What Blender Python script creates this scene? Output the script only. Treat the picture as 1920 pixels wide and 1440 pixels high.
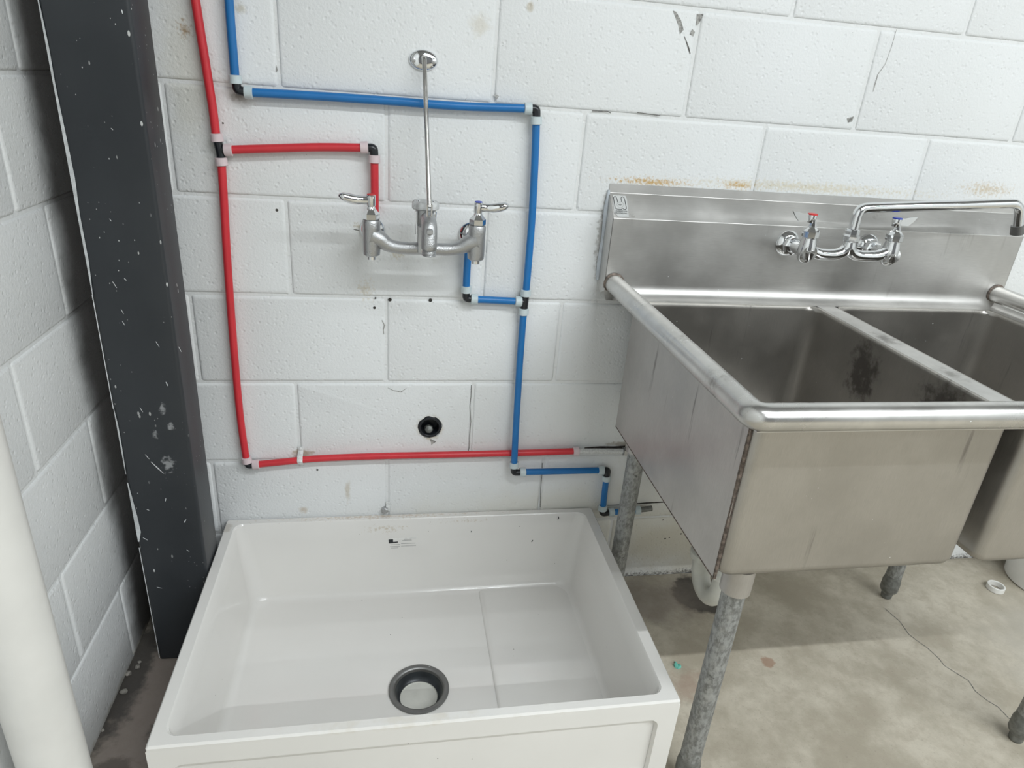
import bpy, bmesh, math, random
from mathutils import Vector, Matrix, noise

random.seed(7)
for o in list(bpy.data.objects):
    bpy.data.objects.remove(o, do_unlink=True)
sc = bpy.context.scene
COL = sc.collection

# ------------------------------------------------------------------ camera
# Solved from the 8 x 16 inch block courses of the two walls.  Heights in this
# script are written from the third block course; ZO lifts them so floor = 0.
ZO = 0.4064
F = 1267.9
CAM = Vector((0.0049, -1.44805, 0.85792))
YAW, PIT, ROL = 0.19747, -0.41950, 0.08101
_f = Vector((math.sin(YAW)*math.cos(PIT), math.cos(YAW)*math.cos(PIT), math.sin(PIT)))
_r0 = Vector((math.cos(YAW), -math.sin(YAW), 0))
_u0 = _r0.cross(_f)
_r = _r0*math.cos(ROL) + _u0*math.sin(ROL)
_u = -_r0*math.sin(ROL) + _u0*math.cos(ROL)
cam = bpy.data.cameras.new('camera')
cam.sensor_fit = 'HORIZONTAL'; cam.sensor_width = 36.0; cam.lens = F/1920*36
cam.clip_start = 0.01
co = bpy.data.objects.new('camera', cam); COL.objects.link(co)
m = Matrix((( _r.x, _u.x, -_f.x), (_r.y, _u.y, -_f.y), (_r.z, _u.z, -_f.z))).to_4x4()
m.translation = CAM + Vector((0, 0, ZO))
co.matrix_world = m
sc.camera = co

# ------------------------------------------------------------------ world, lights, exposure
w = bpy.data.worlds.new('world'); sc.world = w; w.use_nodes = True
w.node_tree.nodes['Background'].inputs[0].default_value = (0.8, 0.9, 1.0, 1)
w.node_tree.nodes['Background'].inputs[1].default_value = 0.05
sc.view_settings.view_transform = 'Standard'
sc.view_settings.look = 'None'
sc.view_settings.gamma = 1.0
sc.view_settings.use_curve_mapping = False
sc.view_settings.exposure = -0.17

def strip(name, x, y, z, ln, wd, power, col=(0.93, 0.98, 1.0)):
    l = bpy.data.lights.new(name, 'AREA'); l.shape = 'RECTANGLE'
    l.size = ln; l.size_y = wd; l.energy = power; l.color = col
    o = bpy.data.objects.new(name, l); COL.objects.link(o); o.location = (x, y, z)
    return o
LZ = 2.71 + ZO                      # rows of ceiling tubes, the first two placed from the shadow edges
strip('ceiling_tube_row', 1.9, -2.26, LZ, 3.2, 0.04, 108)
strip('ceiling_tube_row', 1.9, -3.80, LZ, 3.2, 0.04, 76)
strip('ceiling_tube_row', 1.9, -5.34, LZ, 3.2, 0.04, 50)  # assumed further row, continuing the spacing of the other two

# ------------------------------------------------------------------ helpers
def ray(u, v):
    return _r*((u-960)/F) - _u*((v-720)/F) + _f
def at(u, v, x=None, y=None, z=None):
    """point (course heights) where the line of sight of a photo pixel meets a known plane"""
    d = ray(u, v)
    if x is not None: t = (x-CAM.x)/d.x
    elif y is not None: t = (y-CAM.y)/d.y
    else: t = (z-CAM.z)/d.z
    return CAM + d*t
def on_plane(u, v, p0, n):
    d = ray(u, v); t = (Vector(p0)-CAM).dot(n)/d.dot(n)
    return CAM + d*t

def rect_loop(x0, x1, y0, y1, z, r, n=5):
    pts = []
    for cx, cy, a0 in ((x1-r, y1-r, 0), (x0+r, y1-r, 90), (x0+r, y0+r, 180), (x1-r, y0+r, 270)):
        for i in range(n+1):
            a = math.radians(a0 + 90*i/n)
            pts.append(Vector((cx + r*math.cos(a), cy + r*math.sin(a), z)))
    return pts
def spline(pts, k=6):
    P = [Vector(p) for p in pts]
    if len(P) < 3: return P
    out = []
    for i in range(len(P)-1):
        p0 = P[i-1] if i else P[0]*2-P[1]
        p1, p2 = P[i], P[i+1]
        p3 = P[i+2] if i+2 < len(P) else P[-1]*2-P[-2]
        for j in range(k):
            t = j/k
            out.append(0.5*((2*p1) + (p2-p0)*t + (2*p0-5*p1+4*p2-p3)*t*t + (3*p1-p0-3*p2+p3)*t**3))
    out.append(P[-1])
    return out
def fillet(pts, rad, n=6):
    P = [Vector(p) for p in pts]; out = [P[0]]
    for i in range(1, len(P)-1):
        a = (P[i-1]-P[i]); b = (P[i+1]-P[i]); 
        la, lb = a.length, b.length; a.normalize(); b.normalize()
        r = rad[i] if isinstance(rad, (list, tuple)) else rad
        ang = a.angle(b); d = min(r/math.tan(ang/2), la*.49, lb*.49)
        s, e = P[i]+a*d, P[i]+b*d
        for j in range(n+1):
            t = j/n
            out.append((1-t)**2*s + 2*t*(1-t)*P[i] + t*t*e)
    out.append(P[-1])
    return out

class M:
    def __init__(s): s.v = []; s.f = []
    def add(s, vs, fs):
        b = len(s.v); s.v += [Vector(x) for x in vs]; s.f += [tuple(b+i for i in f) for f in fs]; return s
    def box(s, a, b, bev=0):
        x0, y0, z0 = a; x1, y1, z1 = b
        x0, x1 = min(x0, x1), max(x0, x1); y0, y1 = min(y0, y1), max(y0, y1); z0, z1 = min(z0, z1), max(z0, z1)
        if not bev:
            v = [(x, y, z) for z in (z0, z1) for y in (y0, y1) for x in (x0, x1)]
            return s.add(v, [(0, 2, 3, 1), (4, 5, 7, 6), (0, 1, 5, 4), (2, 6, 7, 3), (0, 4, 6, 2), (1, 3, 7, 5)])
        lo = [rect_loop(x0+bev, x1-bev, y0+bev, y1-bev, z0, bev*.5, 2), rect_loop(x0, x1, y0, y1, z0+bev, bev, 2),
              rect_loop(x0, x1, y0, y1, z1-bev, bev, 2), rect_loop(x0+bev, x1-bev, y0+bev, y1-bev, z1, bev*.5, 2)]
        return s.loops(lo, True, True)
    def loops(s, L, cap0=False, cap1=False, closed=True):
        b = len(s.v); n = len(L[0])
        for l in L: s.v += [Vector(p) for p in l]
        for i in range(len(L)-1):
            for j in range(n if closed else n-1):
                k = (j+1) % n
                s.f.append((b+i*n+j, b+i*n+k, b+(i+1)*n+k, b+(i+1)*n+j))
        if cap0: s.f.append(tuple(b+j for j in range(n))[::-1])
        if cap1: s.f.append(tuple(b+(len(L)-1)*n+j for j in range(n)))
        return s
    def tube(s, path, r, n=16, cap=True, flat=None, up=None):
        P = [Vector(p) for p in path]; L = []
        t = (P[1]-P[0]).normalized()
        nrm = Vector(up) if up else (Vector((0, 0, 1)) if abs(t.z) < .9 else Vector((0, 1, 0)))
        for i, p in enumerate(P):
            if i == 0: t = P[1]-P[0]
            elif i == len(P)-1: t = P[-1]-P[-2]
            else: t = (P[i+1]-P[i]).normalized() + (P[i]-P[i-1]).normalized()
            t.normalize()
            nrm = (nrm - t*nrm.dot(t)).normalized(); bi = t.cross(nrm)
            rr = r[i] if isinstance(r, (list, tuple)) else r
            ra, rb = rr if isinstance(rr, (list, tuple)) else (rr, rr)
            L.append([p + nrm*ra*math.cos(2*math.pi*j/n) + bi*rb*math.sin(2*math.pi*j/n) for j in range(n)])
        return s.loops(L, cap, cap)
    def lathe(s, o, d, prof, n=24, c0=True, c1=True, ph=0):
        """prof: (distance along d, radius)"""
        o = Vector(o); d = Vector(d).normalized()
        a = Vector((0, 0, 1)) if abs(d.z) < .9 else Vector((1, 0, 0))
        a = (a - d*a.dot(d)).normalized(); b = d.cross(a)
        L = [[o + d*h + (a*math.cos(ph+2*math.pi*j/n) + b*math.sin(ph+2*math.pi*j/n))*r for j in range(n)] for h, r in prof]
        return s.loops(L, c0, c1)
    def prism(s, poly, vec):
        vec = Vector(vec); p = [Vector(q) for q in poly]
        return s.loops([p, [q+vec for q in p]], True, True)
    def ribbon(s, pts, w, nrm):
        P = [Vector(p) for p in pts]; nrm = Vector(nrm); L = []
        for i, p in enumerate(P):
            t = (P[min(i+1, len(P)-1)]-P[max(i-1, 0)]).normalized()
            b = nrm.cross(t).normalized()
            ww = w[i] if isinstance(w, (list, tuple)) else w
            L.append([p-b*ww/2, p+b*ww/2])
        return s.loops(L, closed=False)

def link(name, mb, mat, parent=None, ang=35, smooth=True, tri=True):
    me = bpy.data.meshes.new(name)
    vs = [Vector((p.x, p.y, p.z+ZO)) for p in mb.v]
    lo = Vector((min(p.x for p in vs), min(p.y for p in vs), min(p.z for p in vs)))
    hi = Vector((max(p.x for p in vs), max(p.y for p in vs), max(p.z for p in vs)))
    org = Vector(((lo.x+hi.x)/2, (lo.y+hi.y)/2, lo.z))
    me.from_pydata([p-org for p in vs], [], mb.f)
    bm = bmesh.new(); bm.from_mesh(me)
    bmesh.ops.remove_doubles(bm, verts=bm.verts, dist=1e-6)
    bmesh.ops.recalc_face_normals(bm, faces=bm.faces)
    bm.to_mesh(me); bm.free()
    if smooth:
        me.shade_smooth(); me.set_sharp_from_angle(angle=math.radians(ang))
    me.materials.append(mat)
    o = bpy.data.objects.new(name, me); COL.objects.link(o)
    o.location = org
    if parent:
        o.parent = parent
        pw = Vector(parent.location); q = parent.parent
        while q: pw += q.location; q = q.parent
        o.location = org - pw
    return o
def thing(name, loc, label, cat, group=None):
    o = bpy.data.objects.new(name, None); COL.objects.link(o); o.empty_display_size = .05
    o.location = (loc[0], loc[1], loc[2]+ZO)
    return tag(o, label, cat, group)
def tag(o, label, cat, group=None):
    o['label'] = label; o['category'] = cat
    if group: o['group'] = group
    return o
def structure(o): o['kind'] = 'structure'; return o

# ------------------------------------------------------------------ materials
class N:
    """tiny node-graph helper"""
    def __init__(s, name):
        s.m = bpy.data.materials.new(name); s.m.use_nodes = True
        s.t = s.m.node_tree; s.b = s.t.nodes['Principled BSDF']
        g = s.t.nodes.new('ShaderNodeNewGeometry'); s.pos = g.outputs['Position']
    def n(s, typ, **k):
        x = s.t.nodes.new(typ)
        for a, b in k.items(): setattr(x, a, b)
        return x
    def put(s, sock, val):
        if isinstance(val, bpy.types.NodeSocket): s.t.links.new(val, sock)
        else: sock.default_value = val
    def vmath(s, op, a, b=None):
        x = s.n('ShaderNodeVectorMath', operation=op); s.put(x.inputs[0], a)
        if b is not None: s.put(x.inputs[1], b)
        return x.outputs['Value'] if op == 'LENGTH' else x.outputs[0]
    def math(s, op, a, b=0.0):
        x = s.n('ShaderNodeMath', operation=op); s.put(x.inputs[0], a); s.put(x.inputs[1], b); return x.outputs[0]
    def noise(s, scale, detail=3, rough=.55, vec=None, stretch=None):
        v = vec or s.pos
        if stretch: v = s.vmath('MULTIPLY', v, stretch)
        x = s.n('ShaderNodeTexNoise'); s.put(x.inputs['Vector'], v)
        x.inputs['Scale'].default_value = scale; x.inputs['Detail'].default_value = detail; x.inputs['Roughness'].default_value = rough
        return x.outputs['Fac']
    def voro(s, scale, vec=None, stretch=None, rnd=1):
        v = vec or s.pos
        if stretch: v = s.vmath('MULTIPLY', v, stretch)
        x = s.n('ShaderNodeTexVoronoi'); s.put(x.inputs['Vector'], v); x.inputs['Scale'].default_value = scale
        x.inputs['Randomness'].default_value = rnd
        return x.outputs['Distance'], x.outputs['Color']
    def ramp(s, v, a, b, to0=0.0, to1=1.0):
        x = s.n('ShaderNodeMapRange'); x.clamp = True; x.interpolation_type = 'SMOOTHSTEP'
        s.put(x.inputs[0], v); x.inputs[1].default_value = a; x.inputs[2].default_value = b
        x.inputs[3].default_value = to0; x.inputs[4].default_value = to1
        return x.outputs[0]
    def mix(s, f, a, b):
        x = s.n('ShaderNodeMix', data_type='RGBA'); s.put(x.inputs[0], f)
        s.put(x.inputs[6], a if isinstance(a, bpy.types.NodeSocket) else (*a, 1))
        s.put(x.inputs[7], b if isinstance(b, bpy.types.NodeSocket) else (*b, 1))
        return x.outputs[2]
    def blob(s, c, r, ns=40, amp=1.2, lo=.0, hi=.5, strength=1.0):
        c = (c[0], c[1], c[2]+ZO)
        d = s.vmath('DIVIDE', s.vmath('SUBTRACT', s.pos, c), r)
        ln = s.vmath('LENGTH', d)
        nz = s.math('MULTIPLY', s.math('SUBTRACT', s.noise(ns, 4, .6), .5), amp)
        val = s.math('ADD', s.math('SUBTRACT', 1.0, ln), nz)
        return s.ramp(val, lo, hi, 0, strength)
    def bump(s, h, strength=.3, dist=.002):
        x = s.n('ShaderNodeBump'); s.put(x.inputs['Height'], h)
        x.inputs['Strength'].default_value = strength; x.inputs['Distance'].default_value = dist
        s.t.links.new(x.outputs[0], s.b.inputs['Normal']); return x
    def done(s, col=None, rough=None, metal=None, spec=None):
        if col is not None: s.put(s.b.inputs['Base Color'], col if isinstance(col, bpy.types.NodeSocket) else (*col, 1))
        if rough is not None: s.put(s.b.inputs['Roughness'], rough)
        if metal is not None: s.put(s.b.inputs['Metallic'], metal)
        if spec is not None: s.b.inputs['Specular IOR Level'].default_value = spec
        return s.m

def plain(name, col, rough=.5, metal=0.0, var=.12, ns=60, bump=0):
    k = N(name)
    f = k.ramp(k.noise(ns, 3), .3, .7)
    c = k.mix(f, tuple(x*(1-var) for x in col), tuple(min(1, x*(1+var)) for x in col))
    if bump: k.bump(k.noise(ns*4, 2), bump, .001)
    return k.done(c, rough, metal)

def wall_paint(name, base, stains, specular=.35):
    k = N(name)
    c = k.mix(k.ramp(k.noise(2.2, 4), .35, .75), base, tuple(b*f for b, f in zip(base, (.955, .955, .945))))
    c = k.mix(k.ramp(k.noise(14, 5, .65), .62, .82, 0, .35), c, (.60, .58, .52))
    # unpainted pin holes of the block face
    d, vc = k.voro(150)
    pin = k.math('MULTIPLY', k.ramp(d, .10, .18, 1, 0), k.ramp(k.noise(23, 2), .60, .70))
    c = k.mix(k.math('MULTIPLY', pin, .55), c, (.30, .29, .27))
    for col, args in stains:
        c = k.mix(k.blob(*args), c, col)
    d2, _ = k.voro(75)
    pit = k.math('MULTIPLY', k.ramp(d2, .05, .34, 0, 1), 1.0)
    h = k.math('ADD', k.math('MULTIPLY', k.noise(190, 3, .6), .8), k.math('MULTIPLY', pit, .55))
    k.bump(h, .54, .0024)
    return k.done(c, .55, 0.0, specular)

BASE = (.80, .815, .82)
sp = lambda u, v, r, ns=40, amp=1.2, lo=0., hi=.5, st=1.: (tuple(at(u, v, y=0)), r, ns, amp, lo, hi, st)
mat_wall = wall_paint('painted block white', BASE, [
    ((.62, .60, .50), sp(350, 130, (.06, .05, .20), 18, 1.0, .0, .8, .45)),
    ((.36, .24, .12), sp(345, 55, (.018, .02, .024), 150, 3.0, .2, 1.2, .8)),
    ((.20, .18, .15), sp(446, 180, (.022, .02, .016), 60, 1.4, .1, .8, .7)),
    ((.45, .40, .28), sp(450, 15, (.014, .02, .016), 60, 1.4, .1, .8, .6)),
    ((.55, .48, .34), sp(900, 45, (.030, .02, .030), 50, 1.4, .1, .8, .35)),
    ((.50, .43, .30), sp(995, 12, (.010, .02, .012), 50, 1.4, .1, .8, .6)),
    ((.55, .47, .32), sp(685, 545, (.030, .02, .040), 130, 3.0, .2, 1.3, .55)),
    ((.50, .43, .28), sp(745, 478, (.024, .02, .014), 150, 3.0, .2, 1.2, .6)),
    ((.42, .35, .22), sp(672, 425, (.014, .02, .016), 160, 3.0, .2, 1.2, .7)),
    ((.45, .38, .26), sp(806, 803, (.040, .02, .040), 45, 1.1, .0, .6, .8)),
    ((.45, .39, .28), sp(570, 850, (.035, .02, .016), 80, 1.8, .1, .7, .8)),
    ((.50, .42, .30), sp(652, 920, (.010, .02, .045), 60, 1.6, .1, .8, .5)),
    ((.52, .42, .30), sp(568, 955, (.014, .02, .014), 60, 1.6, .1, .8, .6)),
    ((.56, .36, .13), sp(1225, 341, (.125, .02, .012), 170, 3.4, .1, 1.2, .95)),
    ((.56, .36, .13), sp(1385, 347, (.055, .02, .014), 170, 3.4, .1, 1.2, .95)),
    ((.66, .60, .46), sp(1520, 352, (.42, .02, .018), 150, 3.0, .1, 1.2, .8)),
    ((.60, .50, .36), sp(1850, 355, (.10, .02, .022), 150, 3.2, .1, 1.2, .8)),
    ((.20, .18, .15), sp(1128, 440, (.018, .02, .14), 80, 2.0, .2, .8, .6)),
    ((.60, .56, .46), ((1.05, 0, -.30), (.62, .1, .18), 9, .8, .0, .6, .85)),
    ((.75, .72, .62), ((.45, 0, -.20), (.60, .1, .14), 7, .9, .0, .7, .5)),
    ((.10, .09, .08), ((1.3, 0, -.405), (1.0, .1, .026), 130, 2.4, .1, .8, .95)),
    ((.35, .30, .24), ((.62, 0, .03), (.09, .02, .012), 60, 1.6, .1, .6, .7)),
])
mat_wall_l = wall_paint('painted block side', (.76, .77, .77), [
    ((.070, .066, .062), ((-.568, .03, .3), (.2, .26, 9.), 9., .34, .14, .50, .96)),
    ((.45, .42, .34), ((-.568, -.25, -.41), (.05, .35, .03), 40, 1.4, .1, .7, .6)),
])
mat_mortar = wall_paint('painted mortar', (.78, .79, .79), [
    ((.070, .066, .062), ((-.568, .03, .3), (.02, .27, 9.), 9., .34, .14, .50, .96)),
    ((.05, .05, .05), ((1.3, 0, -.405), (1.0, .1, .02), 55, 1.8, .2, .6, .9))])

def concrete():
    k = N('stained concrete')
    n1 = k.noise(4.2, 6, .68); n2 = k.noise(24, 6, .7); n3 = k.noise(220, 2)
    c = k.mix(k.ramp(n1, .36, .64), (.36, .322, .252), (.54, .495, .41))
    c = k.mix(k.ramp(n2, .42, .68, 0, .7), c, (.385, .34, .27))
    c = k.mix(k.ramp(n3, .62, .75, 0, .4), c, (.20, .18, .155))
    fz = -.4064
    for col, a in [((.56, .55, .52), ((1.95, -.42, fz), (.5, .32, .2), 6, .9, .0, .9, .6)),
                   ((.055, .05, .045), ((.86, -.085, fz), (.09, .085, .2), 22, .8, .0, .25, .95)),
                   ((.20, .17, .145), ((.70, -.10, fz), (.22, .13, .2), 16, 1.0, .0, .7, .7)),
                   ((.30, .17, .11), ((.93, -.335, fz), (.022, .022, .2), 60, 1.4, .0, .5, .7)),
                   ((.30, .19, .14), ((.70, -.385, fz), (.07, .07, .2), 30, 1.6, .1, .8, .5)),
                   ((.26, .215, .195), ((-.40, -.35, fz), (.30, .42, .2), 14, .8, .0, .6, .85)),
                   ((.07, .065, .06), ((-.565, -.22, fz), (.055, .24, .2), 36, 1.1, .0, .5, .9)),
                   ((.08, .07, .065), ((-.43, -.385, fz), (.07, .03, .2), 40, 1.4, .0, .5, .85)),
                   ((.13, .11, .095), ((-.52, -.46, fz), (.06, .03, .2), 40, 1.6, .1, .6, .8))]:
        c = k.mix(k.blob(*a), c, col)
    k.bump(k.math('ADD', k.math('MULTIPLY', n2, .6), k.math('MULTIPLY', n3, .25)), .22, .004)
    return k.done(c, k.ramp(n2, .3, .7, .45, .7))
mat_floor = concrete()

def steel(name, base, rough, streak=(1, 1, 30), dirt=None, dirtcol=(.16, .14, .125), amount=.55, drips=False, metal=1.0):
    k = N(name)
    br = k.noise(40, 3, .6, stretch=streak)
    big = k.noise(6, 4, .6)
    c = k.mix(k.ramp(big, .3, .7), tuple(b*.86 for b in base), tuple(min(1, b*1.08) for b in base))
    c = k.mix(k.ramp(br, .35, .7, 0, .25), c, tuple(b*.72 for b in base))
    r = k.math('ADD', k.ramp(big, .3, .7, rough-.04, rough+.07), k.ramp(br, .3, .7, 0, .06))
    if drips:
        dr = k.noise(26, 4, .7, stretch=(1, 1, .07))
        f = k.math('MULTIPLY', k.ramp(dr, .60, .70, 0, amount), k.ramp(k.noise(7, 2), .42, .62))
        c = k.mix(f, c, dirtcol); r = k.math('ADD', r, k.math('MULTIPLY', f, .2))
    for a in (dirt or []):
        f = k.blob(*a); c = k.mix(f, c, dirtcol); r = k.math('ADD', r, k.math('MULTIPLY', f, .25))
    # flecks of white wall paint
    d, vc = k.voro(70)
    fl = k.math('MULTIPLY', k.ramp(d, .05, .075, 1, 0), k.ramp(k.noise(9, 2), .60, .64))
    c = k.mix(fl, c, (.75, .76, .76))
    if drips: k.bump(br, .05, .0006)
    k.put(k.b.inputs['Anisotropic'], .35)
    return k.done(c, r, k.math('MULTIPLY', k.math('SUBTRACT', 1.0, fl), metal))
S0 = (.60, .585, .555)
mat_steel_splash = steel('brushed steel splash', (.62, .61, .59), .40, (1, 1, 30), drips=True, amount=.35, metal=.85, dirtcol=(.20, .18, .16))
mat_steel_rim = steel('brushed steel rim', (.66, .65, .63), .27, (1, 1, 1), metal=.95,
    dirt=[((.495, -.45, .468), (.03, .05, .03), 60, 1.6, .3, 1.0, .5), ((.49, -.60, .468), (.03, .05, .03), 60, 1.6, .2, .9, .6)])
mat_steel_deck = steel('brushed steel deck', (.64, .63, .61), .36, (1, 1, 1), metal=.85,
    dirt=[((1.0, -.30, .437), (.03, .06, .03), 60, 1.6, .2, 1.0, .6), ((1.0, -.48, .437), (.03, .05, .03), 60, 1.6, .2, 1.0, .5)])
mat_steel_bowl = steel('worn steel bowl', (.455, .435, .405), .33, (30, 30, 1), metal=.88, drips=True, amount=.5, dirtcol=(.12, .105, .095),
    dirt=[((.978, -.30, .36), (.03, .07, .10), 45, 1.5, .2, .7, .85), ((.978, -.52, .37), (.03, .10, .10), 45, 1.5, .2, .7, .85)])
mat_steel_side = steel('worn steel side', (.54, .52, .50), .36, (30, 30, 1), metal=.82, drips=True, amount=.7, dirtcol=(.14, .125, .12))
mat_weld = plain('brown weld bead', (.16, .13, .11), .6, .6, .5, 120, .4)
mat_galv = steel('galvanized pipe', (.38, .385, .38), .45, (1, 1, 3), dirt=None)
def galv():
    k = N('weathered galvanized pipe')
    a = k.noise(150, 5, .65, stretch=(1, 1, .5)); b = k.noise(40, 4)
    c = k.mix(k.ramp(a, .35, .65), (.20, .205, .20), (.40, .41, .405))
    c = k.mix(k.ramp(b, .52, .72, 0, .55), c, (.50, .505, .49))
    d = k.noise(85, 3); c = k.mix(k.ramp(d, .66, .72, 0, .8), c, (.10, .105, .10))
    k.bump(a, .25, .001)
    return k.done(c, k.ramp(a, .3, .7, .42, .62), .55)
mat_galv = galv()
mat_foot = plain('dull cast foot', (.20, .205, .195), .5, .5, .25, 80, .2)

def chrome(name, base=(.78, .79, .80), rough=.07, gr=0):
    k = N(name)
    if gr:
        h = k.noise(420, 3, .6); k.bump(h, gr, .0012)
    r = k.ramp(k.noise(30, 3), .3, .7, rough*.8, rough*1.3)
    return k.done(base, r, 1.0)
mat_chrome = chrome('polished chrome')
mat_cast = chrome('rough cast chrome', (.50, .505, .51), .34, .6)
mat_rod = chrome('satin rod', (.60, .59, .57), .22)
mat_cap = plain('translucent grey plastic cap', (.52, .53, .53), .35, 0, .2, 90)
mat_red = plain('red plastic pipe', (.62, .032, .045), .38, 0, .06, 20)
mat_blue = plain('blue plastic pipe', (.012, .16, .44), .38, 0, .06, 20)
def ringmat(name, col):
    k = N(name); k.b.inputs['Subsurface Weight'].default_value = .15
    k.b.inputs['Subsurface Radius'].default_value = (.004, .004, .004)
    c = k.mix(k.ramp(k.noise(80, 2), .3, .7), tuple(x*.93 for x in col), col)
    return k.done(c, .4)
mat_ring_b = ringmat('frosted clamp ring', (.60, .68, .70))
mat_ring_r = ringmat('frosted pink clamp ring', (.72, .60, .62))
mat_black = plain('black plastic fitting', (.012, .014, .018), .3, 0, .2, 60)
mat_index_red = plain('red index', (.60, .03, .03), .35)
mat_index_blue = plain('blue index', (.02, .05, .40), .35)

def fireclay():
    k = N('white fireclay glaze')
    c = k.mix(k.ramp(k.noise(3, 3), .3, .7), (.76, .745, .715), (.79, .775, .745))
    for col, a in [((.52, .40, .27), ((-.02, -.012, -.16), (.45, .02, .006), 130, 3.0, .4, 1.3, .6)),
                   ((.50, .42, .30), ((.0, -.03, -.185), (.10, .02, .020), 150, 3.4, .5, 1.4, .6)),
                   ((.50, .42, .30), ((.20, -.03, -.172), (.12, .02, .012), 150, 3.4, .5, 1.4, .5)),
                   ((.60, .54, .42), ((.05, -.612, -.165), (.45, .03, .014), 30, 1.8, .4, 1.0, .35)),
                   ((.45, .40, .33), ((-.375, -.04, -.16), (.02, .04, .02), 60, 1.8, .3, .8, .5))]:
        c = k.mix(k.blob(*a), c, col)
    # specks of grit and paint
    d, _ = k.voro(34)
    f = k.math('MULTIPLY', k.ramp(d, .030, .042, 1, 0), k.ramp(k.noise(5, 2), .50, .56))
    c = k.mix(f, c, (.12, .11, .10))
    k.put(k.b.inputs['Coat Weight'], .35); k.b.inputs['Coat Roughness'].default_value = .06
    return k.done(c, .20)
mat_clay = fireclay()

def column_paint():
    k = N('charcoal column paint')
    c = k.mix(k.ramp(k.noise(4, 3), .3, .7), (.021, .0245, .029), (.030, .034, .039))
    lowmask = k.ramp(k.noise(3.0, 2), .38, .55)
    for sc_, st, lo, hi in ((46, (1, 1, .45), .075, .10), (95, (1, 1, .7), .07, .10), (30, (1.4, 1, .28), .028, .045)):
        d, _ = k.voro(sc_, stretch=st)
        # more flecks towards the hand-height part that was splashed
        mask = k.math('MULTIPLY', k.ramp(k.noise(8+sc_*.03, 3), .47, .56), lowmask)
        c = k.mix(k.math('MULTIPLY', k.math('MULTIPLY', k.ramp(d, lo, hi, 1, 0), mask), .85), c, (.62, .63, .62))
    for uv, r in (((305, 765), (.010, .03, .022)), ((320, 800), (.012, .03, .012)), ((290, 815), (.010, .03, .014)), ((315, 870), (.02, .03, .03))):
        p = at(*uv, y=-.192)
        c = k.mix(k.blob(tuple(p), r, 110, 2.2, .35, .9, .55), c, (.45, .46, .47))
    k.bump(k.noise(140, 2), .1, .001)
    return k.done(c, .42, 0)
mat_col = column_paint()
mat_drip = plain('white paint drip', (.62, .64, .65), .5, 0, .15, 90)
mat_pvc = plain('white pvc', (.74, .73, .70), .38, 0, .03, 12)
mat_pvc_old = plain('aged pvc', (.62, .62, .57), .4, 0, .08, 20)
mat_crack = plain('dark crack', (.16, .155, .145), .9, 0, .4, 200)
mat_chip = plain('bare concrete chip', (.34, .335, .32), .9, 0, .5, 130, .8)
mat_crack_light = plain('hairline crack', (.40, .395, .38), .9, 0, .3, 200)
mat_caulk = plain('blue grey sealant', (.50, .54, .58), .5, 0, .1, 60)
mat_gap = plain('dark seam and hole tone', (.05, .045, .04), .9, 0, .5, 60)  # flat dark tone for the wall seam, groove and screw holes
mat_label = plain('silver label film', (.66, .67, .66), .35, .2, .04, 80)
mat_ink = plain('black ink', (.02, .022, .025), .5)
mat_ink_grey = plain('faded grey ink', (.36, .36, .35), .6)
mat_paper = plain('white label film', (.78, .775, .75), .35)
mat_strap = plain('painted strap', (.72, .73, .72), .5, 0, .12, 200)
mat_green = plain('mint green plastic', (.16, .52, .43), .5)
mat_pebble = plain('grey pebble', (.33, .31, .28), .9, 0, .3, 120, .5)
mat_drain = steel('dull steel drain', (.26, .26, .255), .42, (1, 1, 1))
mat_drain_in = plain('dark drain throat', (.030, .034, .038), .35, .3, .2, 60)
mat_roompaint = plain('room paint', (.15, .15, .155), .8, 0, .05, 3)
mat_rightpaint = plain('side room paint', (.66, .67, .67), .8, 0, .05, 3)
mat_ceiling = plain('ceiling paint', (.28, .28, .28), .9, 0, .05, 3)

# ------------------------------------------------------------------ room shell
XL, XR, YF, ZC = -.568, 3.9, -6.6, 2.75
FZ = -.4064
JD = .0032                                   # depth of the tooled joints
floor = structure(link('floor', M().box((XL-.2, YF-.2, FZ-.12), (XR+.2, .2, FZ)), mat_floor, smooth=False))
structure(link('ceiling', M().box((XL-.2, YF-.2, ZC), (XR+.2, .2, ZC+.1)), mat_ceiling, smooth=False))
hole_p = at(806, 801, y=0)
def bored_wall(xa, xb, za, zb, cx, cz, rad):
    corners = [math.atan2(z-cz, x-cx) for x in (xa, xb) for z in (za, zb)]
    A = sorted(set([round(-math.pi+2*math.pi*i/40, 6) for i in range(40)] + corners))
    R, Cc = [], []
    for a in A:
        c, s_ = math.cos(a), math.sin(a)
        t = min(((xb-cx)/c if c > 1e-9 else (xa-cx)/c if c < -1e-9 else 1e9), ((zb-cz)/s_ if s_ > 1e-9 else (za-cz)/s_ if s_ < -1e-9 else 1e9))
        R.append(Vector((cx+c*t, JD, cz+s_*t))); Cc.append(Vector((cx+c*rad, JD, cz+s_*rad)))
    back = [Vector((p.x, .2, p.z)) for p in R]; deep = [Vector((p.x, .1, p.z)) for p in Cc]
    return M().loops([back, R, Cc, deep], True, True)
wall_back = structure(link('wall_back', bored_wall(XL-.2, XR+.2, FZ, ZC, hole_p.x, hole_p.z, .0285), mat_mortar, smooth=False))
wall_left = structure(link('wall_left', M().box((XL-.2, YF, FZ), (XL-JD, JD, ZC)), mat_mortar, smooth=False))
structure(link('wall_right', M().box((XR, YF, FZ), (XR+.1, JD, ZC)), mat_rightpaint, smooth=False))
structure(link('wall_front', M().box((XL-.2, YF-.2, FZ), (XR+.2, YF, ZC)), mat_roompaint, smooth=False))

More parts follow.
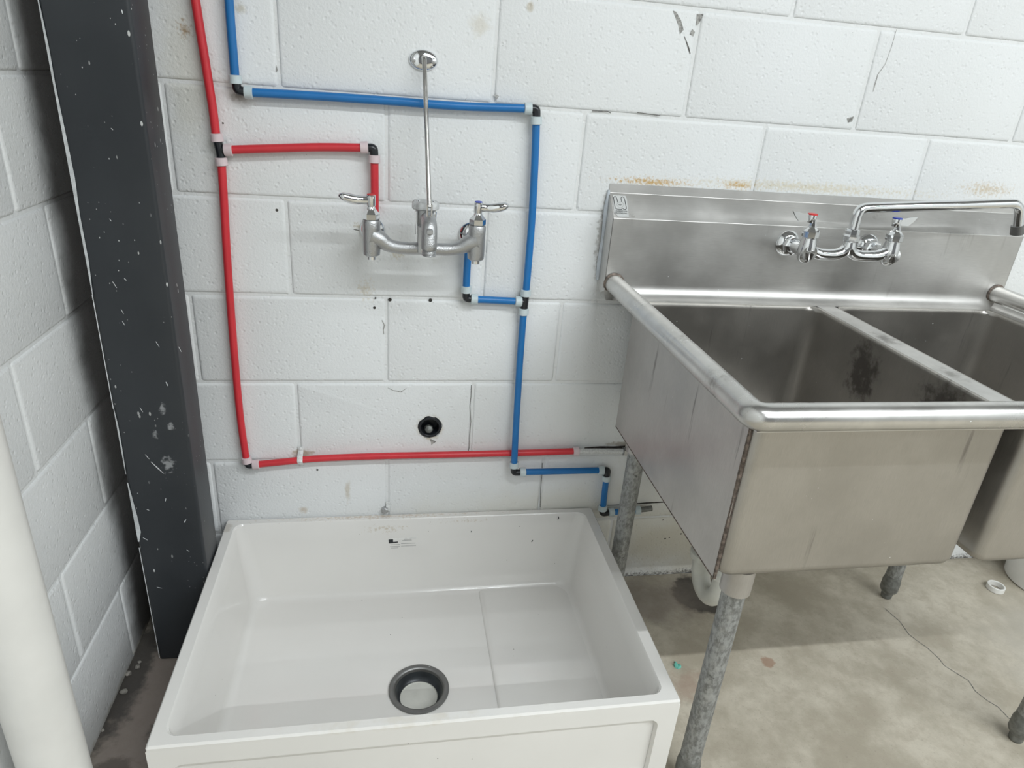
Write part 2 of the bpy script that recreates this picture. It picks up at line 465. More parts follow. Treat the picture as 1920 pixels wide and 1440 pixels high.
H = .2032
def block_mesh(x0, x1, z0, z1, hole=None):
    j = .0052; r = .0035
    x0 += j; x1 -= j; z0 += j; z1 -= j
    def ring(ins, y, rr):
        return [Vector((p.x, y, p.y)) for p in rect_loop(x0+ins, x1-ins, z0+ins, z1-ins, 0, rr, 3)]
    L = [ring(-.002, JD+.004, .005), ring(-.002, JD-.0002, .005), ring(.0005, .0008, .005), ring(r, 0, .005)]
    mb = M()
    if hole is None:
        return mb.loops(L, False, True)
    cx, cz, rad = hole
    mb.loops(L)
    # front face with a round hole: bridge the last ring to a circle
    rng = L[-1]; n = len(rng)
    angs = [math.atan2(p.z-cz, p.x-cx) for p in rng]
    circ = [Vector((cx+rad*math.cos(a)*(1+.07*math.sin(5*a)), 0, cz+rad*math.sin(a)*(1+.07*math.cos(4*a)))) for a in angs]
    mid = [(p+q)/2 for p, q in zip(rng, circ)]
    # refine straight spans so the hole stays round
    R2, C2 = [], []
    for i in range(n):
        a, b = angs[i], angs[(i+1) % n]
        while b < a-1e-9: b += 2*math.pi
        k = max(1, int((b-a)/.2))
        for q in range(k):
            t = q/k; R2.append(rng[i].lerp(rng[(i+1) % n], t)); aa = a+(b-a)*t
            C2.append(Vector((cx+rad*math.cos(aa)*(1+.06*math.sin(5*aa)), 0, cz+rad*math.sin(aa)*(1+.06*math.cos(7*aa)))))
    back = [Vector((p.x, .08, p.z)) for p in C2]
    mb.loops([R2, C2, back], False, False)
    return mb

joints = {5: [(1486, 26), (1809, 64)], 4: [(519, 80), (929, 100), (1298, 125), (1626, 150), (1912, 220)],
          3: [(725, 290), (1088, 300), (1425, 290), (1732, 300)], 2: [(541, 470), (908, 480)],
          1: [(366, 640), (724, 640), (1047, 640)], 0: [(558, 790), (884, 790)], -1: [(726, 905), (1016, 905)]}
for k in range(-2, 13):
    if k in joints: xs = [at(u, v, y=0).x for u, v in joints[k]]
    else: xs = [(.006 if k % 2 == 0 else .006+H) + .004*math.sin(k*2.3)]
    if k == -2: xs = [at(560, 900, y=0).x]
    while xs[0] > XL: xs.insert(0, xs[0]-.4064 + .004*math.sin(k*7+len(xs)))
    while xs[-1] < 2.7: xs.append(xs[-1]+.4064 + .004*math.sin(k*5+len(xs)*3))
    xs = [max(XL, x) for x in xs]; xs.append(XR) if xs[-1] < XR else None
    for a, b in zip(xs, xs[1:]):
        if b-a < .03: continue
        hl = (hole_p.x, hole_p.z, .0295) if (k == 0 and a < hole_p.x < b) else None
        link('block', block_mesh(a, b, k*H, min((k+1)*H, ZC), hl), mat_wall, wall_back, ang=50)
# the wall behind the hole is opened by a dark bore (see drain stub below)
ljoints = {4: [(30, 90)], 3: [(10, 300)], 2: [(108, 500)], 1: [(50, 800)], 0: [(178, 850)], -1: [(130, 1140)], -2: [(232, 1135)]}
for k in range(-2, 13):
    if k in ljoints: ys = [at(u, v, x=XL).y for u, v in ljoints[k]]
    else: ys = [-.16 if k % 2 == 0 else -.36]
    y0 = ys[0]
    while y0 < 0: y0 += .4064
    ys = [0]
    y = y0-.4064
    while y > -2.6: ys.append(y); y -= .4064
    ys.append(YF)
    for a, b in zip(ys, ys[1:]):
        if a-b < .03: continue
        mb = block_mesh(b, a, k*H, min((k+1)*H, ZC))
        q = M(); q.f = mb.f; q.v = [Vector((XL-p.y, p.x, p.z)) for p in mb.v]
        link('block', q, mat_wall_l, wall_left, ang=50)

# cracks, holes and chips in the painted wall (flat pieces a hair proud of the face; their dark depth is only colour)
def wall_line(name, pts, wpx, mat=mat_crack, y=-.0004):
    P = [at(u, v, y=y) for u, v in pts]
    o = link(name, M().ribbon(P, [max(.0004, q*.00105) for q in wpx] if isinstance(wpx, list) else wpx*.00105, (0, -1, 0)), mat, wall_back, smooth=False)
    return o
wall_line('crack', [(884, 722), (883, 745), (881, 762), (883, 790), (881, 812), (880, 838), (878, 846)], 1.3)
wall_line('crack', [(716, 600), (721, 610), (719, 618), (720, 627)], [1, 3, 2, 1], mat_crack_light)
wall_line('crack', [(1017, 868), (1016, 890), (1014, 915), (1013, 951)], 1.4)
wall_line('crack', [(1681, 55), (1671, 90), (1660, 120), (1646, 140), (1640, 160), (1637, 172)], [1, 1, 1.2, 2, 3, 1], mat_crack_light)
wall_line('crack', [(1283, 68), (1287, 78), (1291, 90), (1294, 101)], [1, 2, 3, 2])
wall_line('crack', [(727, 727), (737, 732), (752, 735), (762, 728)], [1, 2, 3, 1], mat_crack_light)
wall_line('crack', [(1110, 208), (1140, 209), (1145, 212)], 1.6)
wall_line('crack', [(1195, 211), (1238, 217)], 1.6)
wall_line('crack', [(1120, 949), (1170, 946), (1212, 943), (1256, 941)], [1, 2, 4, 3], mat_gap)
wall_line('crack', [(1096, 840), (1125, 839.5), (1150, 840), (1172, 839)], [3, 8, 9, 11], mat_gap)  # dark groove above the stub, drawn as a flat ribbon
wall_line('crack', [(663, 430), (668, 431), (674, 432)], [1, 2, 1])
def wall_patch(name, poly, mat, y=-.0006, th=.0005):
    P = [at(u, v, y=y) for u, v in poly]
    return link(name, M().prism(P, (0, th, 0)), mat, wall_back, smooth=False)
wall_patch('paint_chip', [(1262, 20), (1268, 22), (1277, 38), (1282, 56), (1275, 64), (1273, 50), (1268, 36)], mat_chip)
wall_patch('paint_chip', [(1307, 26), (1319, 27), (1311, 44), (1305, 48)], mat_chip)
wall_patch('paint_chip', [(1298, 54), (1303, 60), (1300, 68), (1293, 64)], mat_chip)
wall_patch('paint_chip', [(1588, 222), (1601, 218), (1598, 228), (1590, 230)], mat_chip)
wall_patch('paint_chip', [(926, 176), (936, 180), (930, 188)], mat_chip)
wall_patch('paint_chip', [(518, 122), (521, 132), (518, 136)], mat_chip)
wall_patch('paint_chip', [(806, 822), (818, 828), (809, 834)], mat_chip)
for u, v, r in ((702, 577, .0032), (731, 562, .0042), (807, 563, .0042), (704, 559, .0022), (519, 394, .0030), (595, 881, .0028), (418, 231, .0018), (1243, 975, .0020), (1247, 1010, .0026), (1255, 1008, .0020), (1277, 1001, .0024), (1266, 968, .0018)):
    p = at(u, v, y=-.0004)
    link('screw_hole', M().lathe(p, (0, 1, 0), [(0, r), (.0003, r*.8)], 10), mat_gap, wall_back)  # flat disc, the shaded inside of the hole put into its colour
# sealant line of the floor joint and crack across the concrete
fc = [(1659, 1141), (1671, 1151), (1688, 1166), (1704, 1189), (1718, 1200), (1738, 1214), (1760, 1234), (1771, 1248), (1793, 1262), (1816, 1276), (1829, 1296), (1852, 1314), (1871, 1325), (1891, 1346), (1925, 1372)]
link('crack', M().ribbon([at(u, v, z=FZ+.0004) for u, v in fc], .0022, (0, 0, 1)), mat_crack, floor, smooth=False)

# ------------------------------------------------------------------ column and left pipe
cl = thing('steel_column', (-.449, -.145, FZ), 'charcoal painted square steel column flecked with white paint in the wall corner', 'column')
link('shaft', M().loops([rect_loop(-.511, -.383, -.192, -.095, z, .006, 3) for z in (FZ+.003, ZC)], True, True), mat_col, cl)
dr = M()
def edge_pts(vs): return [at(0, 0, y=-1) for _ in vs]
zs = [.93, .90, .85, .80, .72, .66, .60, .52, .46]
ws = [.001, .003, .005, .004, .007, .009, .005, .006, .001]
for za, wa in ((zs, ws), ([.235, .20, .15, .11, .09], [.001, .004, .0035, .002, .001]), ([.07, .03, -.01, -.05, -.075], [.002, .006, .010, .012, .003])):
    dr.loops([[Vector((-.5115, -.1895, z)), Vector((-.5108, -.1916, z)), Vector((-.510+w_*.7, -.1926, z))] for z, w_ in zip(za, wa)], closed=False)
link('paint_drip', dr, mat_drip, cl)
dr = M().ribbon([(-.5105, -.1924, z) for z in (.46, .35, .235)], .0016, (0, -1, 0))
dr.ribbon([(-.5105, -.1924, z) for z in (-.09, -.2, -.3, -.4)], .0016, (0, -1, 0))
link('paint_drip', dr, mat_drip, cl)
rnd = random.Random(3)
fl = M()
for u, v, du, dv, w_ in ((211, 528, 8, 12, 1.6), (233, 522, 4, 4, 2), (229, 602, 5, 8, 1.4), (227, 580, 5, 9, 1.2), (292, 640, 7, 11, 1.4), (283, 866, 24, 22, 2.6),
                   (311, 716, 4, 8, 2), (272, 852, 8, 9, 1.5), (208, 240, 4, 4, 1.2), (205, 410, 4, 5, 1.2), (275, 955, 5, 2, 1.8), (345, 980, 4, -6, 2.2), (310, 940, 1, -6, 2.0),
                   (228, 18, 2, 8, 2.2), (268, 1008, 9, 5, 1.8), (350, 1031, 5, 3, 1.8), (335, 650, 5, 10, 1.4), (262, 764, 6, 9, 1.3), (294, 1101, 10, 2, 1.6)):
    a, b = at(u, v, y=-.1924), at(u+du, v+dv, y=-.1924)
    fl.ribbon([a, (a+b)/2, b], [w_*.0005, w_*.0009, w_*.0004], (0, -1, 0))
link('paint_fleck', fl, mat_drip, cl)['kind'] = 'stuff'

pp = thing('drain_pipe', (-.497, -.65, FZ), 'white plastic drain pipe standing against the side wall', 'pipe')
link('pipe', M().tube([(-.497, -.65, FZ+.002), (-.497, -.65, 1.0), (-.497, -.65, ZC)], .0445, 32), mat_pvc, pp)

# ------------------------------------------------------------------ white floor sink
RZ, BZ = -.160, -.372
ws_ = thing('utility_sink', (.074, -.31, FZ), 'white rectangular fireclay utility sink standing on the floor under the service faucet', 'sink')
x0, x1, y0, y1 = -.3815, .537, -.622, -.004
dx, dy, dR = .070, -.360, .058
n = 6
def ring_to_circle(cx, cy, rad, z, ref):
    out = []
    for p in ref:
        i = len(out); a = math.pi*2*(i+.5-n/2)/len(ref) + .38
        out.append(Vector((cx+rad*math.cos(a), cy+rad*math.sin(a), z)))
    return out
top_o = rect_loop(x0+.003, x1-.003, y0+.003, y1-.003, RZ, .004, n)
L = [rect_loop(x0, x1, y0+.006, y1, FZ+.004, .006, n),
     rect_loop(x0, x1, y0+.006, y1, RZ-.055, .006, n)]
L = [rect_loop(x0, x1, y0+.010, y1, FZ+.004, .004, n), rect_loop(x0, x1, y0+.010, y1, RZ-.010, .004, n)]
body = M()
# outer shell (front face set back 10 mm; the frame of the apron is proud of it)
body.loops(L)
body.loops([rect_loop(x0, x1, y0+.010, y1, RZ-.010, .004, n), rect_loop(x0, x1, y0, y1, RZ-.010, .004, n), rect_loop(x0, x1, y0, y1, RZ-.004, .004, n), top_o])
ix0, ix1, iy0, iy1 = -.356, .508, -.601, -.026
inner = [top_o, rect_loop(ix0-.003, ix1+.003, iy0-.003, iy1+.003, RZ, .022, n), rect_loop(ix0, ix1, iy0, iy1, RZ-.004, .022, n)]
for t in (.25, .5, .75, 1):
    q = .026*t
    inner.append(rect_loop(ix0+q, ix1-q, iy0+q, iy1-q, RZ-.004+(BZ+.022-RZ+.004)*t, .024+.012*t, n))
for a in (25, 50, 75, 90):
    q = .026+.022*(1-math.cos(math.radians(a))); zz = BZ+.022-.022*math.sin(math.radians(a))
    inner.append(rect_loop(ix0+q, ix1-q, iy0+q, iy1-q, zz, .036, n))
ref = inner[-1]
for t in (.35, .7): 
    c_ = ring_to_circle(dx, dy, dR, BZ-.003, ref)
    inner.append([p.lerp(q, t) for p, q in zip(ref, c_)])
inner.append(ring_to_circle(dx, dy, dR, BZ-.003, ref))
inner.append(ring_to_circle(dx, dy, dR-.004, BZ-.028, ref))
body.loops(inner)
body.f.append(tuple(range(2*len(L[0])))[:len(L[0])])
link('basin', body, mat_clay, ws_, ang=30)
# apron frame: proud border round a recessed panel
ap = M()
def apr(xa, xb, za, zb, r, y): return [Vector((p.x, y, p.y)) for p in rect_loop(xa, xb, za, zb, 0, r, n)]
fo = (x0, x1, FZ+.004, RZ-.010)
fi = (x0+.036, x1-.036, FZ+.040, RZ-.046)
ap.loops([apr(*fo, .0005, y0+.0102), apr(*fo, .0005, y0), apr(*fi, .018, y0), apr(fi[0]+.003, fi[1]-.003, fi[2]+.003, fi[3]-.005, .016, y0+.0095)])
link('apron', ap, mat_clay, ws_, ang=30)
# raised floor at one end of the basin
rf = M()
rl = [rect_loop(.236, .474, -.568, -.059, BZ-.004, .012, n), rect_loop(.2375, .4745, -.569, -.058, BZ+.0012, .012, n), rect_loop(.243, .475, -.570, -.057, BZ+.0034, .012, n)]
rf.loops(rl, False, True)
link('raised_floor', rf, mat_clay, ws_, ang=60)
dn = link('drain_flange', M().lathe((dx, dy, BZ), (0, 0, -1), [(.002, .066), (-.0015, .0655), (-.0025, .063), (-.0015, .055), (.002, .0535), (.006, .052)], 48, False, False), mat_drain, ws_, ang=60)
link('drain_throat', M().lathe((dx, dy, BZ), (0, 0, -1), [(.005, .0525), (.012, .050), (.024, .046), (.026, .041), (.0262, .041)], 48, False, False), mat_drain_in, ws_, ang=60)
link('drain_outlet', M().lathe((dx, dy, BZ), (0, 0, -1), [(.0255, .0415), (.0285, .040), (.029, .001)], 40, False, True), mat_pvc_old, ws_)
# product sticker on the back of the basin: black square, underline, rows of illegible grey print
def inner_back(u, v):                      # the drafted back face of the basin
    return on_plane(u, v, (0, iy1-.0008, RZ-.004), Vector((0, -math.cos(.124), math.sin(.124))).normalized())
st = M().add([inner_back(u, v) for u, v in ((727, 1010), (782, 1007), (783, 1030), (729, 1034))], [(0, 1, 2, 3)])
stk = link('product_sticker', st, mat_paper, ws_, smooth=False)
def stuck(polys, mat, name):
    mm = M()
    for P in polys:
        mm.add([inner_back(u, v)+Vector((0, -.0004, .0001)) for u, v in P], [tuple(range(len(P)))])
    link(name, mm, mat, stk, smooth=False)
stuck([[(728.5, 1011.5), (737, 1011), (737.2, 1016), (746, 1015.2), (746, 1017.4), (737.4, 1018.5), (729, 1019)]], mat_ink, 'black_mark')
stuck([[(u, v), (u+l, v-l*.045), (u+l, v-l*.045+.9), (u, v+.9)] for u, v, l in ((757, 1011, 14), (754, 1013.2, 18), (752, 1019, 27), (752, 1023.5, 28), (732, 1021, 18), (731, 1024.5, 19), (733, 1027, 14), (753, 1029.8, 13))], mat_ink_grey, 'print_line')
# flakes of dark paint stuck to the basin
for u, v, du, dv, w_ in ((1046, 974, 1, -6, 3), (996, 1016, 3, -4, 3), (883, 998, 0, -3, 2), (973, 987, 1, -1, 2)):
    a, b = inner_back(u, v), inner_back(u+du, v+dv)
    link('paint_flake', M().ribbon([a+Vector((0, -.0006, 0)), (a+b)/2+Vector((.001, -.001, 0)), b+Vector((0, -.0006, 0))], [.001, w_*.001, .001], (0, -1, .12)), mat_ink, ws_, smooth=False)

# ------------------------------------------------------------------ plastic water lines
PY = -.0165; PR = .0080
def pex(parent, mat, pts):
    P = spline([at(q[0], q[1], y=q[2] if len(q) > 2 else PY) for q in pts], 5)
    link('pipe', M().tube(P, PR, 16), mat, parent)
def clampring(parent, mat, u, v, du, dv):
    """frosted crimp ring centred on a pixel, axis along (du, dv) in the wall"""
    c = at(u, v, y=PY); d = (at(u+du, v+dv, y=PY)-c).normalized()
    link('clamp_ring', M().lathe(c-d*.0075, d, [(0, .0098), (.0006, .0112), (.0142, .0118), (.015, .0108), (.0152, .008), (-.0002, .008), (0, .0098)], 24, False, False), mat, parent)
def fitting(parent, kind, ctr, *ends):
    c = at(*ctr, y=PY)
    mb = M()
    if kind == 'tee':
        a, b, e = [at(*q, y=PY) for q in ends]
        mb.tube([a, c, b], .0082, 14); mb.tube([c, e], .0080, 14)
    else:
        a, b = [at(*q, y=PY) for q in ends]
        mb.tube(fillet([a, c, b], .006, 5), .0082, 14)
    link(kind, mb, mat_black, parent)
rp = thing('red_water_line', at(468, 873, y=PY), 'red plastic hot water pipe with black fittings running down the block wall', 'pipe')
pex(rp, mat_red, [(352, -70), (362, -25), (375, 55), (388, 135), (399, 205), (406, 262)])
clampring(rp, mat_ring_r, 406.5, 258, 2, 12)
fitting(rp, 'tee', (412, 281), (407, 262), (416, 302), (428, 281))
clampring(rp, mat_ring_r, 428, 281, 10, 0)
clampring(rp, mat_ring_r, 415, 303, 2, 12)
pex(rp, mat_red, [(427, 281), (520, 278), (600, 276), (682, 277)])
clampring(rp, mat_ring_r, 683, 276.5, 10, 0)
fitting(rp, 'elbow', (701, 277), (684, 277), (702, 298))
clampring(rp, mat_ring_r, 702, 298, 0, 10)
pex(rp, mat_red, [(702, 298), (702.5, 340), (703, 405)])
pex(rp, mat_red, [(415, 303), (420, 380), (425, 470), (432, 570), (439, 660), (447, 750), (454, 810), (462, 862)])
clampring(rp, mat_ring_r, 462.5, 862, 2, 10)
fitting(rp, 'elbow', (465, 873), (463, 862), (479, 871))
clampring(rp, mat_ring_r, 480, 871, 10, -1)
pex(rp, mat_red, [(480, 871), (530, 866), (600, 859.5), (720, 855), (860, 852), (1000, 848.5), (1078, 846)])
clampring(rp, mat_ring_r, 1080, 846, 10, -.5)
link('wall_stub', M().tube([at(1086, 846, y=PY), at(1172, 846, y=PY+.004)], .0068, 14), mat_strap, rp)
link('wall_fitting', M().lathe(at(1168, 846, y=PY), (1, 0, 0), [(0, .007), (.001, .012), (.016, .012), (.017, .008)], 6), mat_cast, rp)
cp = at(563, 862, y=PY)
sm = M().tube([(cp.x, -.0005, cp.z+.026), (cp.x, -.003, cp.z+.013), (cp.x, -.020, cp.z+.010), (cp.x, -.0262, cp.z), (cp.x, -.020, cp.z-.010), (cp.x, -.003, cp.z-.013), (cp.x, -.0015, cp.z-.026)], [(.0012, .0062)]*7, 8, up=(0, -1, 0))
sp_ = thing('pipe_strap', (cp.x, 0, cp.z-.026), 'white painted strap screwed over the red pipe above the utility sink', 'strap')
link('band', sm, mat_strap, sp_)
for q in (.021, -.021): link('screw_head', M().lathe((cp.x, -.001, cp.z+q), (0, -1, 0), [(0, .0045), (.003, .0042), (.0042, .002)], 12), mat_strap, sp_)

bp = thing('blue_water_line', at(1131, 962, y=PY), 'blue plastic cold water pipe with black fittings stepping along the block wall', 'pipe')
pex(bp, mat_blue, [(424, -70), (428, -20), (433, 50), (438, 110), (441, 150)])
clampring(bp, mat_ring_b, 441, 149, 1, 10)
fitting(bp, 'elbow', (445, 169), (441.5, 150), (465, 173))
clampring(bp, mat_ring_b, 466, 173, 10, .8)
pex(bp, mat_blue, [(466, 173), (540, 177), (640, 183), (740, 190), (860, 199), (990, 203.5)])
clampring(bp, mat_ring_b, 990, 203.5, 10, .3)
fitting(bp, 'elbow', (1006, 204), (990, 203.5), (1006, 226))
clampring(bp, mat_ring_b, 1005.5, 226, -.4, 10)
pex(bp, mat_blue, [(1005.5, 226), (1003, 300), (998, 400), (992, 480), (986, 550)])
clampring(bp, mat_ring_b, 986, 549, -.7, 10)
fitting(bp, 'tee', (984, 567), (986, 550), (982, 585), (972, 565))
clampring(bp, mat_ring_b, 972, 565, 10, .4)
clampring(bp, mat_ring_b, 982, 584, -.5, 10)
pex(bp, mat_blue, [(972, 565), (930, 563), (889, 561)])
clampring(bp, mat_ring_b, 889, 561, 10, .4)
fitting(bp, 'elbow', (874, 560), (889, 561), (874, 543))
clampring(bp, mat_ring_b, 874, 542.5, .3, -10)
pex(bp, mat_blue, [(874, 543), (876, 500), (880, 440)])
pex(bp, mat_blue, [(982, 584), (976, 660), (971, 740, -.022), (967.5, 800, -.032), (965, 850, -.0345), (964, 872, -.031)])
PY = -.030                                   # the cold line rides over the hot one here
clampring(bp, mat_ring_b, 964, 871, -.3, 10)
fitting(bp, 'elbow', (963.5, 886), (964, 872), (980, 885.5))
clampring(bp, mat_ring_b, 980, 885, 10, -.3)
pex(bp, mat_blue, [(980, 885), (1050, 883.5, -.024), (1131, 881.5, -.0165)])
PY = -.0165
clampring(bp, mat_ring_b, 1127, 881.5, 10, -.2)
fitting(bp, 'elbow', (1140, 881), (1128, 881.5), (1137, 897))
clampring(bp, mat_ring_b, 1137, 896, -.6, 10)
pex(bp, mat_blue, [(1137, 896), (1134, 920), (1130.5, 952)])
clampring(bp, mat_ring_b, 1130, 952, -.6, 10)
fitting(bp, 'elbow', (1129, 963), (1130, 952), (1145, 960.5))
clampring(bp, mat_ring_b, 1146, 960.5, 10, -.5)
pex(bp, mat_blue, [(1146, 960.5), (1170, 958.5), (1196, 956)])
clampring(bp, mat_ring_b, 1195, 956.5, 10, -.5)
link('wall_stub', M().tube([at(1199, 956, y=PY), at(1222, 953, y=PY)], .0075, 12), mat_foot, bp)

# small painted nub of a cut pipe bracket just above the sink
p = at(724, 957, y=-.008)
nb = thing('bracket_nub', (p.x, -.004, p.z-.008), 'small chipped white bracket stub on the wall above the utility sink rim', 'bracket')
link('tab', M().box((p.x-.001, -.003, p.z-.006), (p.x+.009, 0, p.z+.020), .001), mat_strap, nb)
link('bolt', M().lathe((p.x-.003, 0, p.z), (0, -1, 0), [(0, .0085), (.010, .0085), (.012, .006)], 6), mat_cast, nb)

# black pipe end in the broken hole of the wall
hp = thing('pipe_stub', (hole_p.x, .0, hole_p.z-.03), 'open black pipe end set in a ragged hole in the block wall', 'pipe')
link('pipe_end', M().lathe((hole_p.x, -.002, hole_p.z), (0, 1, 0), [(.070, .0215), (.001, .0215), (0, .0225), (0, .0265), (.001, .0275), (.07, .0275)], 28, False, False), mat_black, hp)
link('bore', M().lathe((hole_p.x, .030, hole_p.z), (0, -1, 0), [(-.02, .0215), (.0, .0215), (.0005, .001)], 24), mat_black, hp)
link('mortar_lump', M().lathe((hole_p.x-.002, .012, hole_p.z-.012), (0, -.9, .4), [(-.004, .012), (.004, .009), (.007, .003)], 7), mat_foot, hp)

# ------------------------------------------------------------------ service faucet over the utility sink
VY = -.100
sf = thing('service_faucet', (.075, 0, .52), 'rough cast chrome wall faucet with two lever handles above the utility sink', 'faucet')
lx, rx, vz = -.0285, .1785, .560
mx = .0775
bz = .5455
def valve(x, hz):
    ztop, zbot = hz+.034, hz-.036
    link('valve_body', M().lathe((x, VY, zbot), (0, 0, 1), [(0, .0125), (.003, .0165), (.012, .0172), (.055, .0172), (.067, .0174), (.070, .0160)], 28), mat_cast, sf)
    link('bottom_plug', M().lathe((x, VY, zbot-.008), (0, 0, 1), [(0, .0075), (.001, .0085), (.010, .0085)], 14), mat_chrome, sf)
    # shank and wall flange
    link('shank', M().tube([(x, VY+.01, hz-.006), (x, -.004, hz-.006)], .0125, 20), mat_cast, sf)
    link('wall_flange', M().lathe((x, -.001, hz-.006), (0, -1, 0), [(0, .026), (.003, .0265), (.010, .021), (.014, .015)], 32), mat_chrome, sf)
    link('bonnet_nut', M().lathe((x, VY, ztop), (0, 0, 1), [(0, .0145), (.002, .0165), (.012, .0165), (.019, .0105), (.022, .0085)], 6), mat_chrome, sf, ang=20)
    link('stem', M().lathe((x, VY, ztop+.02), (0, 0, 1), [(0, .009), (.005, .0075), (.010, .0052), (.022, .0052)], 18), mat_chrome, sf)
    return ztop+.040
lz, rz_ = vz, vz-.002
tops = [valve(lx, lz), valve(rx, rz_)]
# H-shaped bridge between the valves
def bridge(xa, xb, za, zb):
    s = 1 if xb > xa else -1
    P = [(xa, VY, za+.004), (xa+s*.018, VY, za-.004), (xa+s*.032, VY, bz+.001), (xa+s*.055, VY, bz-.004), (xb, VY, bz-.004)]
    return spline(P, 5)
bm_ = M(); 
for xa, za in ((lx, lz), (rx, rz_)):
    P = bridge(xa, mx, za, bz); k = len(P)
    bm_.tube(P, [.0205 - .0080*min(1, i/(k*.6))**.7 for i in range(k)], 18)
link('bridge', bm_, mat_cast, sf, ang=60)
link('spout_base', M().box((mx-.017, VY-.018, bz-.012), (mx+.015, VY+.016, bz+.045), .004), mat_cast, sf)
# spout: rises from the bridge, comes forward and turns down into a hose thread
SP = spline([(mx, VY, bz+.01), (mx+.001, VY-.004, bz+.045), (mx+.002, VY-.024, bz+.058), (mx+.003, VY-.048, bz+.048), (mx+.003, VY-.058, bz+.02), (mx+.003, VY-.058, bz+.010)], 6)
link('spout', M().tube(SP, .0150, 22), mat_cast, sf, ang=60)
th = [(0, .0128)]
for i in range(5): th += [(.001+i*.0026, .0138), (.0022+i*.0026, .0128)]
link('hose_thread', M().lathe((mx+.003, VY-.058, bz-.004), (0, 0, 1), th+[(.016, .0145)], 26), mat_cast, sf)
link('pail_hook', M().box((mx-.003, VY-.078, bz+.040), (mx+.009, VY-.066, bz+.050), .002), mat_cast, sf)
# vacuum breaker with slotted cap
vb = (mx-.002, VY+.010)
link('vacuum_breaker', M().lathe((vb[0], vb[1], bz+.040), (0, 0, 1), [(0, .017), (.004, .019), (.035, .0185), (.038, .016)], 24), mat_cast, sf)
for s in (-1, 1):
    link('breaker_post', M().tube([(vb[0]+s*.0165, vb[1]-.012, bz+.025), (vb[0]+s*.0180, vb[1]-.013, bz+.070)], .0033, 10), mat_chrome, sf)
cap = M(); L = []
for h, r in ((0, .0235), (.002, .0262), (.012, .0255), (.016, .022), (.017, .001)):
    L.append([Vector((vb[0]+r*(1+.05*math.cos(9*a))*math.cos(a), vb[1]+r*(1+.05*math.cos(9*a))*math.sin(a), bz+.072+h)) for a in [2*math.pi*j/54 for j in range(54)]])
cap.loops(L, True, True)
link('breaker_cap', cap, mat_cap, sf, ang=40)
for s in (-1, 1): link('cap_screw', M().lathe((vb[0]+s*.014, vb[1]-.010, bz+.087), (0, 0, 1), [(0, .004), (.003, .0035), (.004, .002)], 10), mat_chrome, sf)
# lever handles
def lever(x, z, s, index):
    hub = link('handle_hub', M().lathe((x, VY, z-.020), (0, 0, 1), [(0, .0075), (.002, .0088), (.020, .0088), (.0215, .0075)], 20), mat_chrome, sf)
    P = [(x+s*.004, VY, z-.009), (x+s*.018, VY-.001, z-.009), (x+s*.030, VY-.003, z-.0085), (x+s*.042, VY-.004, z-.006), (x+s*.053, VY-.005, z-.003), (x+s*.060, VY-.005, z-.0015)]
    R = [(.0085, .007), (.0080, .0065), (.0092, .008), (.0092, .0092), (.0076, .0082), (.0025, .003)]
    link('lever', M().tube(spline(P, 4), [tuple(a+(b-a)*t for a, b in zip(R[i], R[min(i+1, 5)])) for i in range(5) for t in (0, .25, .5, .75)]+[R[5]], 20), mat_chrome, sf, ang=60)
    link('index_cap', M().lathe((x, VY, z+.0012), (0, 0, 1), [(0, .0078), (.0014, .0074), (.0022, .004), (.0024, .001)], 20), index, sf)
lever(lx, tops[0]+.006, -1, mat_index_red)
lever(rx, tops[1]+.004, 1, mat_index_blue)
# wall brace
pl = at(794, 113, y=-.003)
el = M(); L = []
for ins, y in ((0, -.0005), (0, -.003), (.003, -.006), (.012, -.0085), (.020, -.009)):
    L.append([Vector((pl.x+(.0275-ins)*math.cos(a), y, pl.z+(.0185-ins*.62)*math.sin(a))) for a in [2*math.pi*j/40 for j in range(40)]])
el.loops(L, True, True)
link('brace_plate', el, mat_chrome, sf, ang=50)
for s in (-1, 1): link('plate_screw', M().lathe((pl.x+s*.0185, -.0060, pl.z-.001), (0, -1, 0), [(0, .005), (.002, .0046), (.003, .0025)], 14), mat_cast, sf)
fork = Vector((mx+.003, VY-.040, bz+.066))
top = Vector((pl.x+.0005, -.012, pl.z+.004))
link('brace_rod', M().tube(fillet([(top.x, -.006, top.z+.001), (top.x, -.020, top.z+.001), fork+Vector((0, 0, .018))], .010, 5), .0046, 14), mat_rod, sf)
for s in (-1, 1): link('brace_fork', M().box((fork.x+s*.0042-.0016, fork.y-.0045, fork.z-.010), (fork.x+s*.0042+.0016, fork.y+.0045, fork.z+.024), .001), mat_rod, sf)
link('fork_lug', M().box((fork.x-.0025, fork.y-.006, fork.z-.020), (fork.x+.0025, fork.y+.006, fork.z+.004), .001), mat_cast, sf)

